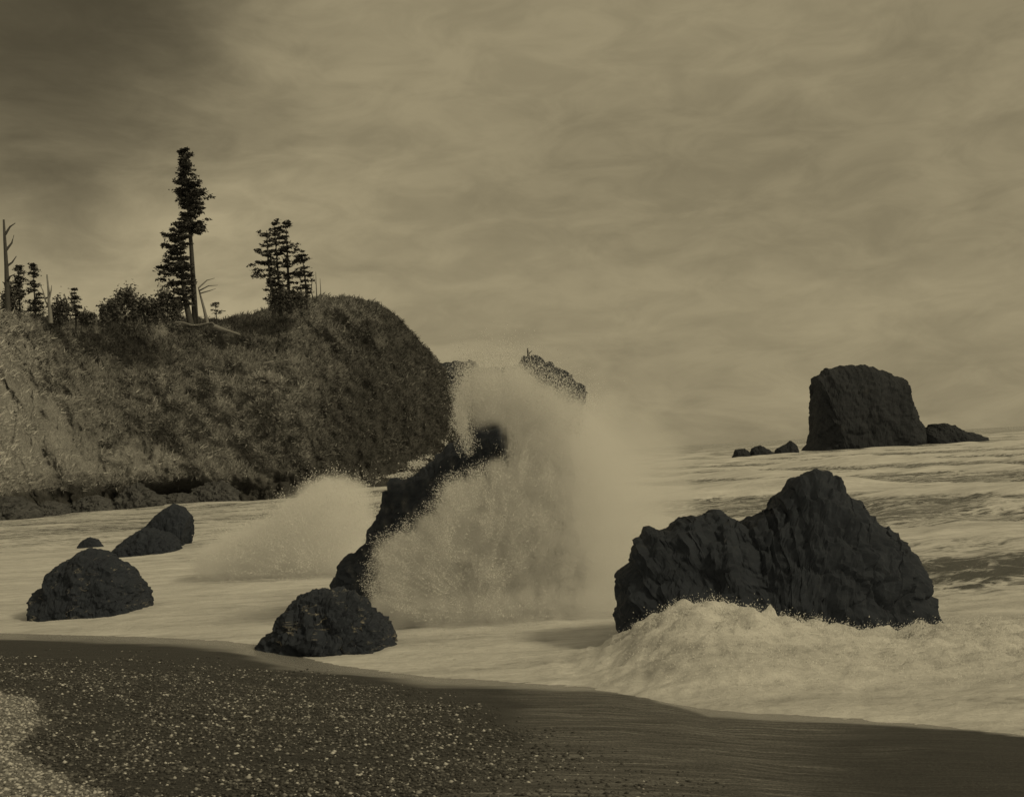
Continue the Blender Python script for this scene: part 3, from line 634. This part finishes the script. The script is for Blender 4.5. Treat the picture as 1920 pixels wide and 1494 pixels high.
def droplets(name, P, q, size, seed, parent, streak=(900, 1150)):
    rg = np.random.default_rng(seed); n = len(P)
    dx, dz = q[:, 0] - streak[0], -(q[:, 1] - streak[1]); d = np.stack([dx, rg.normal(size=n) * 60, dz], -1); d /= np.linalg.norm(d, axis=1)[:, None] + 1e-9
    d += rg.normal(size=(n, 3)) * .35; d /= np.linalg.norm(d, axis=1)[:, None]
    a = np.cross(d, rg.normal(size=(n, 3))); a /= np.linalg.norm(a, axis=1)[:, None]; b = np.cross(d, a)
    s_ = (size * (0.45 + 1.1 * rg.random(n) ** 3))[:, None]
    Vt = np.stack([P + d * s_ * 1.2, P - d * s_ * .8 + a * s_ * .7, P - d * s_ * .8 - a * s_ * .35 + b * s_ * .6, P - d * s_ * .8 - a * s_ * .35 - b * s_ * .6], 1)
    base = np.arange(n)[:, None, None] * 4; fc = (np.array([[0, 1, 2], [0, 2, 3], [0, 3, 1], [1, 3, 2]])[None] + base).reshape(-1, 3)
    loc = np.array(parent.location)
    return tag(mesh(name, Vt.reshape(-1, 3) - loc, fc, M_SPRAY, False, parent), None, None, None, 'stuff')
def jets(poly, n, per, Y, dY, seed, centre, inner=70, outer=(6, 45), sel=None, wid=(2.5, 9)):
    rg = np.random.default_rng(seed); E = resample(np.vstack([poly, poly[:1]]), 800)
    if sel is not None: E = E[sel(E)]
    e = E[rg.integers(0, len(E), n)]; d = e - np.asarray(centre, float); d /= np.linalg.norm(d, axis=1)[:, None]; d += rg.normal(size=(n, 2)) * .22 + np.array((0, -.18)); d /= np.linalg.norm(d, axis=1)[:, None]
    ln = rg.uniform(*outer, n) * rg.random(n) ** .6; u = rg.random((n, per)) ** 1.25
    along = -inner + u * (inner + ln[:, None]); wd = wid[0] + (wid[1] - wid[0]) * u
    q = e[:, None] + d[:, None] * along[..., None] + rg.normal(size=(n, per, 2)) * wd[..., None]; q[..., 1] += 10 * u ** 2 * rg.random((n, 1))
    y = Y + dY * rg.uniform(-1, 1, (n, 1)) + .12 * rg.normal(size=(n, per)); q = q.reshape(-1, 2)
    return at(q[:, 0], q[:, 1], y.ravel()), q
def mist(name, P, reach, dens, voxel, parent, grain=2.2, erode=1.5, fade=None):
    """soft volume of fine spray: density falls off with distance from the points P"""
    loc = np.array(parent.location); Q = P - loc; me = bpy.data.meshes.new(name); me.from_pydata([tuple(p) for p in Q], [], [])
    ob = bpy.data.objects.new(name, me); COL.objects.link(ob); ob.parent = parent; me.materials.append(M_MIST)
    ng = bpy.data.node_groups.new(name, 'GeometryNodeTree'); nn = ng.nodes.new; L = ng.links.new
    ng.interface.new_socket('Geometry', in_out='INPUT', socket_type='NodeSocketGeometry'); ng.interface.new_socket('Geometry', in_out='OUTPUT', socket_type='NodeSocketGeometry')
    gi = nn('NodeGroupInput'); go = nn('NodeGroupOutput'); pr = nn('GeometryNodeProximity'); pr.target_element = 'POINTS'
    mr = nn('ShaderNodeMapRange'); mr.interpolation_type = 'SMOOTHSTEP'; vc = nn('GeometryNodeVolumeCube'); sm_ = nn('GeometryNodeSetMaterial'); nz = nn('ShaderNodeTexNoise'); mn = nn('ShaderNodeMapRange'); ml = nn('ShaderNodeMath'); ml.operation = 'MULTIPLY'
    ps = nn('GeometryNodeInputPosition'); vm = nn('ShaderNodeVectorMath'); vm.operation = 'MULTIPLY'; vm.inputs[1].default_value = (1.25, 1.25, 0.6); L(ps.outputs[0], vm.inputs[0]); L(vm.outputs[0], nz.inputs['Vector'])
    L(gi.outputs[0], pr.inputs[0]); L(pr.outputs['Distance'], mr.inputs[0])
    for k_, v_ in zip((1, 2, 3, 4), (reach, 0.0, 0.0, 1.0)): mr.inputs[k_].default_value = v_
    nz.inputs['Scale'].default_value = grain; nz.inputs['Detail'].default_value = 5; nz.inputs['Roughness'].default_value = 0.68
    ml.operation = 'MULTIPLY_ADD'; ml.inputs[1].default_value = erode; L(nz.outputs[0], ml.inputs[0]); L(mr.outputs[0], ml.inputs[2])
    mn.interpolation_type = 'SMOOTHSTEP'; L(ml.outputs[0], mn.inputs[0])          # the noise eats into the thin outer part
    for k_, v_ in zip((1, 2, 3, 4), (.5 * erode + .22, .5 * erode + .85, 0.0, dens)): mn.inputs[k_].default_value = v_
    dout = mn.outputs[0]
    if fade:
        sp_ = nn('ShaderNodeSeparateXYZ'); L(ps.outputs[0], sp_.inputs[0]); fr = nn('ShaderNodeMapRange'); fr.interpolation_type = 'SMOOTHSTEP'; L(sp_.outputs[0], fr.inputs[0])
        for k_, v_ in zip((1, 2, 3, 4), (fade[0] - loc[0], fade[1] - loc[0], 1.0, fade[2])): fr.inputs[k_].default_value = v_
        mf = nn('ShaderNodeMath'); mf.operation = 'MULTIPLY'; L(dout, mf.inputs[0]); L(fr.outputs[0], mf.inputs[1]); dout = mf.outputs[0]
    L(dout, vc.inputs['Density'])
    lo, hi = Q.min(0) - reach, Q.max(0) + reach; lo[2] = max(lo[2], -0.2)
    vc.inputs['Min'].default_value = lo; vc.inputs['Max'].default_value = hi
    for ax, d_ in zip('XYZ', hi - lo): vc.inputs['Resolution ' + ax].default_value = max(8, int(d_ / voxel))
    sm_.inputs['Material'].default_value = M_MIST
    L(vc.outputs[0], sm_.inputs['Geometry']); L(sm_.outputs[0], go.inputs[0])
    ob.modifiers.new('mist', 'NODES').node_group = ng
    return tag(ob, None, None, None, 'stuff')
def foam_core(name, outline, Y, D, seed, parent, amp=.05, zb=0.0):
    O = resample(outline, 150); W = at(O[:, 0], O[:, 1], np.full(150, float(Y))); m_ = 40
    cx_ = (W[0, 0] + W[-1, 0]) / 2; M_ = W.copy(); M_[:, 0] = cx_ + (W[:, 0] - cx_) * .55; M_[:, 2] = zb
    rows = []
    for s_ in (1, -1):
        for r_ in (np.linspace(0, 1, m_)[::-1] if s_ == 1 else np.linspace(0, 1, m_)[1:]):
            P = W + (M_ - W) * r_ ** 1.6; P[:, 1] = Y - s_ * D * (1 - (1 - r_) ** 2) ** .7; rows.append(P)
    G = np.stack(rows); C = G.mean((0, 1)); dn = G - C; dn /= np.linalg.norm(dn, axis=-1)[..., None] + 1e-9
    G = G + dn * (0.3 * fbm(G * 1.1 + seed, 5, .6) + 0.12 * fbm(G * 6 + seed, 3))[..., None]
    return tag(mesh(name, G - np.array(parent.location), grid_faces(*G.shape[:2]), M_FOAM, True, parent), None, None, None, None)

MAIN = [(858, 730), (870, 690), (905, 674), (955, 668), (985, 680), (1012, 700), (1050, 718), (1090, 745), (1150, 790), (1190, 860), (1205, 950), (1205, 1060), (1190, 1150), (1110, 1180), (960, 1185), (820, 1165), (740, 1140), (688, 1105), (704, 1015), (745, 988), (802, 958), (832, 898), (900, 874), (938, 850), (930, 800), (890, 800), (868, 780)]
LOWER = [(690, 1110), (704, 1015), (745, 990), (802, 960), (832, 900), (900, 876), (945, 850), (1050, 840), (1120, 900), (1165, 1060), (1172, 1160), (960, 1190), (820, 1172), (740, 1145)]
VEIL = [(1060, 800), (1120, 775), (1200, 800), (1270, 850), (1285, 950), (1250, 1060), (1180, 1150), (1050, 1100), (1000, 900)]
splash = empty('wave_splash', on(np.array(930.), np.array(1180.), 0.1)); tag(splash, 'huge burst of white spray shooting up over the slanting rock', 'wave')
foam_core('burst_core', [(770, 1165), (752, 1100), (765, 1045), (815, 1015), (865, 970), (905, 925), (965, 900), (985, 860), (965, 800), (950, 750), (970, 735), (1005, 755), (1045, 800), (1070, 870), (1082, 980), (1088, 1080), (1095, 1170)], 27.4, 0.9, 3, splash)
MP = np.array(MAIN, float)
P1, q1 = cloud(MAIN, 46000, 26.3, 0.7, 45, 1, outer=14, xfade=(940, 1180)); droplets('droplets', P1, q1, 0.011, 1, splash)
P2, q2 = cloud(LOWER, 18000, 25.6, 0.25, 30, 2, outer=16, thr=0.4, xfade=(900, 1130)); droplets('heavy_spray', P2, q2, 0.012, 2, splash)
PJ, qJ = jets(MP, 330, 125, 26.2, 0.8, 11, (930, 1120), outer=(6, 75), sel=lambda E: (E[:, 1] < 800) & ~((E[:, 0] > 1050) & (E[:, 1] > 760)) & ~((E[:, 0] > 875) & (E[:, 0] < 948) & (E[:, 1] > 785)))
PI, qI = jets(MP, 150, 120, 25.9, 0.5, 16, (930, 1120), outer=(3, 24), wid=(2, 6), sel=lambda E: (E[:, 0] < 900) & (E[:, 1] > 868) & (E[:, 1] < 1130))
droplets('jets', np.concatenate([PJ, PI]), np.concatenate([qJ, qI]), 0.012, 11, splash, (930, 1120))
P3, q3 = cloud(MAIN, 3600, 26.7, 0.34, 36, 3, thr=-.8, outer=-16)
PL, qL = cloud([(690, 1120), (1190, 1110), (1200, 1188), (960, 1204), (730, 1178)], 900, 26.5, 0.4, 20, 9, thr=-.8)
mist('mist', np.concatenate([P3, PL]), 0.50, 2.0, 0.075, splash, 2.3, 2.1, (float(at(np.array(1000.), np.array(900.), 26.7)[0]), float(at(np.array(1200.), np.array(900.), 26.7)[0]), 0.12))
PM, qM = cloud([(1040, 780), (1110, 780), (1165, 860), (1220, 980), (1215, 1140), (1060, 1165)], 700, 27.8, 0.5, 40, 15, thr=-.8); mist('thin_mist', PM, 1.2, 0.5, 0.15, splash, 1.3, 1.0)
P4, q4 = cloud(VEIL, 700, 29, 0.7, 70, 4, thr=-.8, outer=-10); mist('drifting_mist', P4, 1.5, 0.42, 0.2, splash, 0.8, 0.7)
SEC = [(548, 930), (575, 902), (612, 893), (650, 890), (688, 903), (704, 960), (690, 1040), (650, 1100), (560, 1110), (450, 1105), (370, 1085), (345, 1045), (420, 1000), (500, 965)]
splash2 = empty('wave_splash', on(np.array(560.), np.array(1075.), 0.1)); tag(splash2, 'smaller plume of spray before the cliff, left of the slanting rock', 'wave')
P5, q5 = cloud(SEC, 24000, 40, 1.0, 60, 5, outer=6, streak=(610, 1080)); droplets('droplets', P5, q5, 0.019, 5, splash2, (610, 1080))
PK, qK = jets(np.array(SEC, float), 170, 110, 39.5, 1.0, 12, (610, 1060), inner=60, outer=(4, 30), sel=lambda E: E[:, 1] < 1010); droplets('jets', PK, qK, 0.019, 12, splash2, (610, 1060))
P6, q6 = cloud(SEC, 1300, 41, 0.6, 50, 6, thr=-.8, outer=-12, streak=(610, 1080)); mist('mist', P6, 0.8, 1.3, 0.12, splash2, 1.6, 1.4)
STR = [(690, 905), (730, 872), (790, 850), (840, 815), (846, 740), (862, 690), (884, 690), (885, 800), (840, 860), (740, 915)]
splash3 = empty('flung_spray', on(np.array(760.), np.array(1000.), 0.1)); tag(splash3, 'thin streaks of flung spray against the dark cliff end', 'spray')
P7, q7 = cloud(STR, 3400, 31, 0.5, 26, 7, thr=.3, streak=(950, 900)); droplets('droplets', P7, q7, 0.020, 7, splash3, (950, 900))
CREST = [(1190, 1185), (1225, 1160), (1288, 1128), (1310, 1140), (1368, 1136), (1440, 1156), (1530, 1166), (1610, 1184), (1690, 1180), (1730, 1160), (1745, 1190), (1640, 1205), (1500, 1195), (1380, 1175), (1290, 1165), (1220, 1190)]
splash4 = empty('crest_spray', on(np.array(1400.), np.array(1190.), 0.4)); tag(splash4, 'ragged foam leaping along the foot of the massive double-peaked rock', 'spray')
P8, q8 = cloud(CREST, 9000, 20.3, 0.2, 12, 8, thr=.1, outer=5, streak=(1420, 1330)); droplets('droplets', P8, q8, 0.015, 8, splash4, (1420, 1330))
PC, qC = jets(np.array(CREST[:11], float)[::1], 170, 45, 20.35, 0.2, 13, (1440, 1420), inner=12, outer=(3, 22), wid=(2, 4)); droplets('jets', PC, qC, 0.011, 13, splash4, (1440, 1420))
wb = (cx * prof * sm(SX, 1, 3) * (off > .6)).ravel(); wb[wb < .15] = 0; ii = np.random.default_rng(4).choice(wb.size, 42000, p=wb / wb.sum())
rg = np.random.default_rng(5); PF = np.stack([SX.ravel()[ii], SY.ravel()[ii], SZ.ravel()[ii]], -1) + rg.normal(size=(42000, 3)) * .04; PF[:, 2] += rg.exponential(.035, 42000)
fx, fy = project(PF); droplets('froth', PF, np.stack([fx, fy], -1), 0.012, 14, splash4, (1420, 1500))

# ------------------------------------------------------------------ gravel
octv = np.array([(1, 0, 0), (-1, 0, 0), (0, 1, 0), (0, -1, 0), (0, 0, 1), (0, 0, -1)], float)
octf = np.array([(0, 2, 4), (2, 1, 4), (1, 3, 4), (3, 0, 4), (2, 0, 5), (1, 2, 5), (3, 1, 5), (0, 3, 5)])
n = 420000
X = RNG.uniform(-14, 8, n); Y = RNG.uniform(6.5, 27, n); Z = beach_z(X, Y); px, py = project(np.stack([X, Y, Z], -1))
lim = np.interp(px, [-200, 0, 400, 560, 700, 850, 1000, 1200, 1400, 1550], [1222, 1226, 1232, 1250, 1272, 1300, 1345, 1410, 1480, 1560])
den = sm(py - lim + 18 * fbm(xyz(X * .9, Y * .9), 3), -6, 60) * (0.35 + 0.65 * sm(fbm(xyz(X * .7 + 4, Y * .7), 4), -.35, .35))
dr = sunlit_tone_fn(px, py, fbm(xyz(X * .8, Y * .8), 4)); den = np.maximum(den, dr)
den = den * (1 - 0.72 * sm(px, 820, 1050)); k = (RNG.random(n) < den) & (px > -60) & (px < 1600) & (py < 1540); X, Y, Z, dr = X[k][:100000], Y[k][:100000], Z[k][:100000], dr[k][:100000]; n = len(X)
sz = (0.010 + 0.019 * RNG.random(n) ** 3.4) * np.interp(X, [0, 3], [1, .6]); sc3 = np.stack([sz * RNG.uniform(.9, 1.5, n), sz * RNG.uniform(.8, 1.2, n), sz * RNG.uniform(.45, .75, n)], -1)
an = RNG.random(n) * 6.28; L = octv[None] * sc3[:, None] * (1 + .15 * RNG.normal(size=(n, 6, 1)))
Vp = np.stack([L[..., 0] * np.cos(an)[:, None] - L[..., 1] * np.sin(an)[:, None] + X[:, None], L[..., 0] * np.sin(an)[:, None] + L[..., 1] * np.cos(an)[:, None] + Y[:, None], L[..., 2] + (Z + sz * .25)[:, None]], -1)
gv = mesh('gravel', Vp, (octf[None] + np.arange(n)[:, None, None] * 6).reshape(-1, 3), M_GRAVEL, True, None, {'dry': np.repeat(dr, 6)})  # 'dry' holds the sunlit side of the shadow edge for the pebbles
tag(gv, 'small mixed pebbles strewn over the left part of the beach', 'gravel', None, 'stuff')
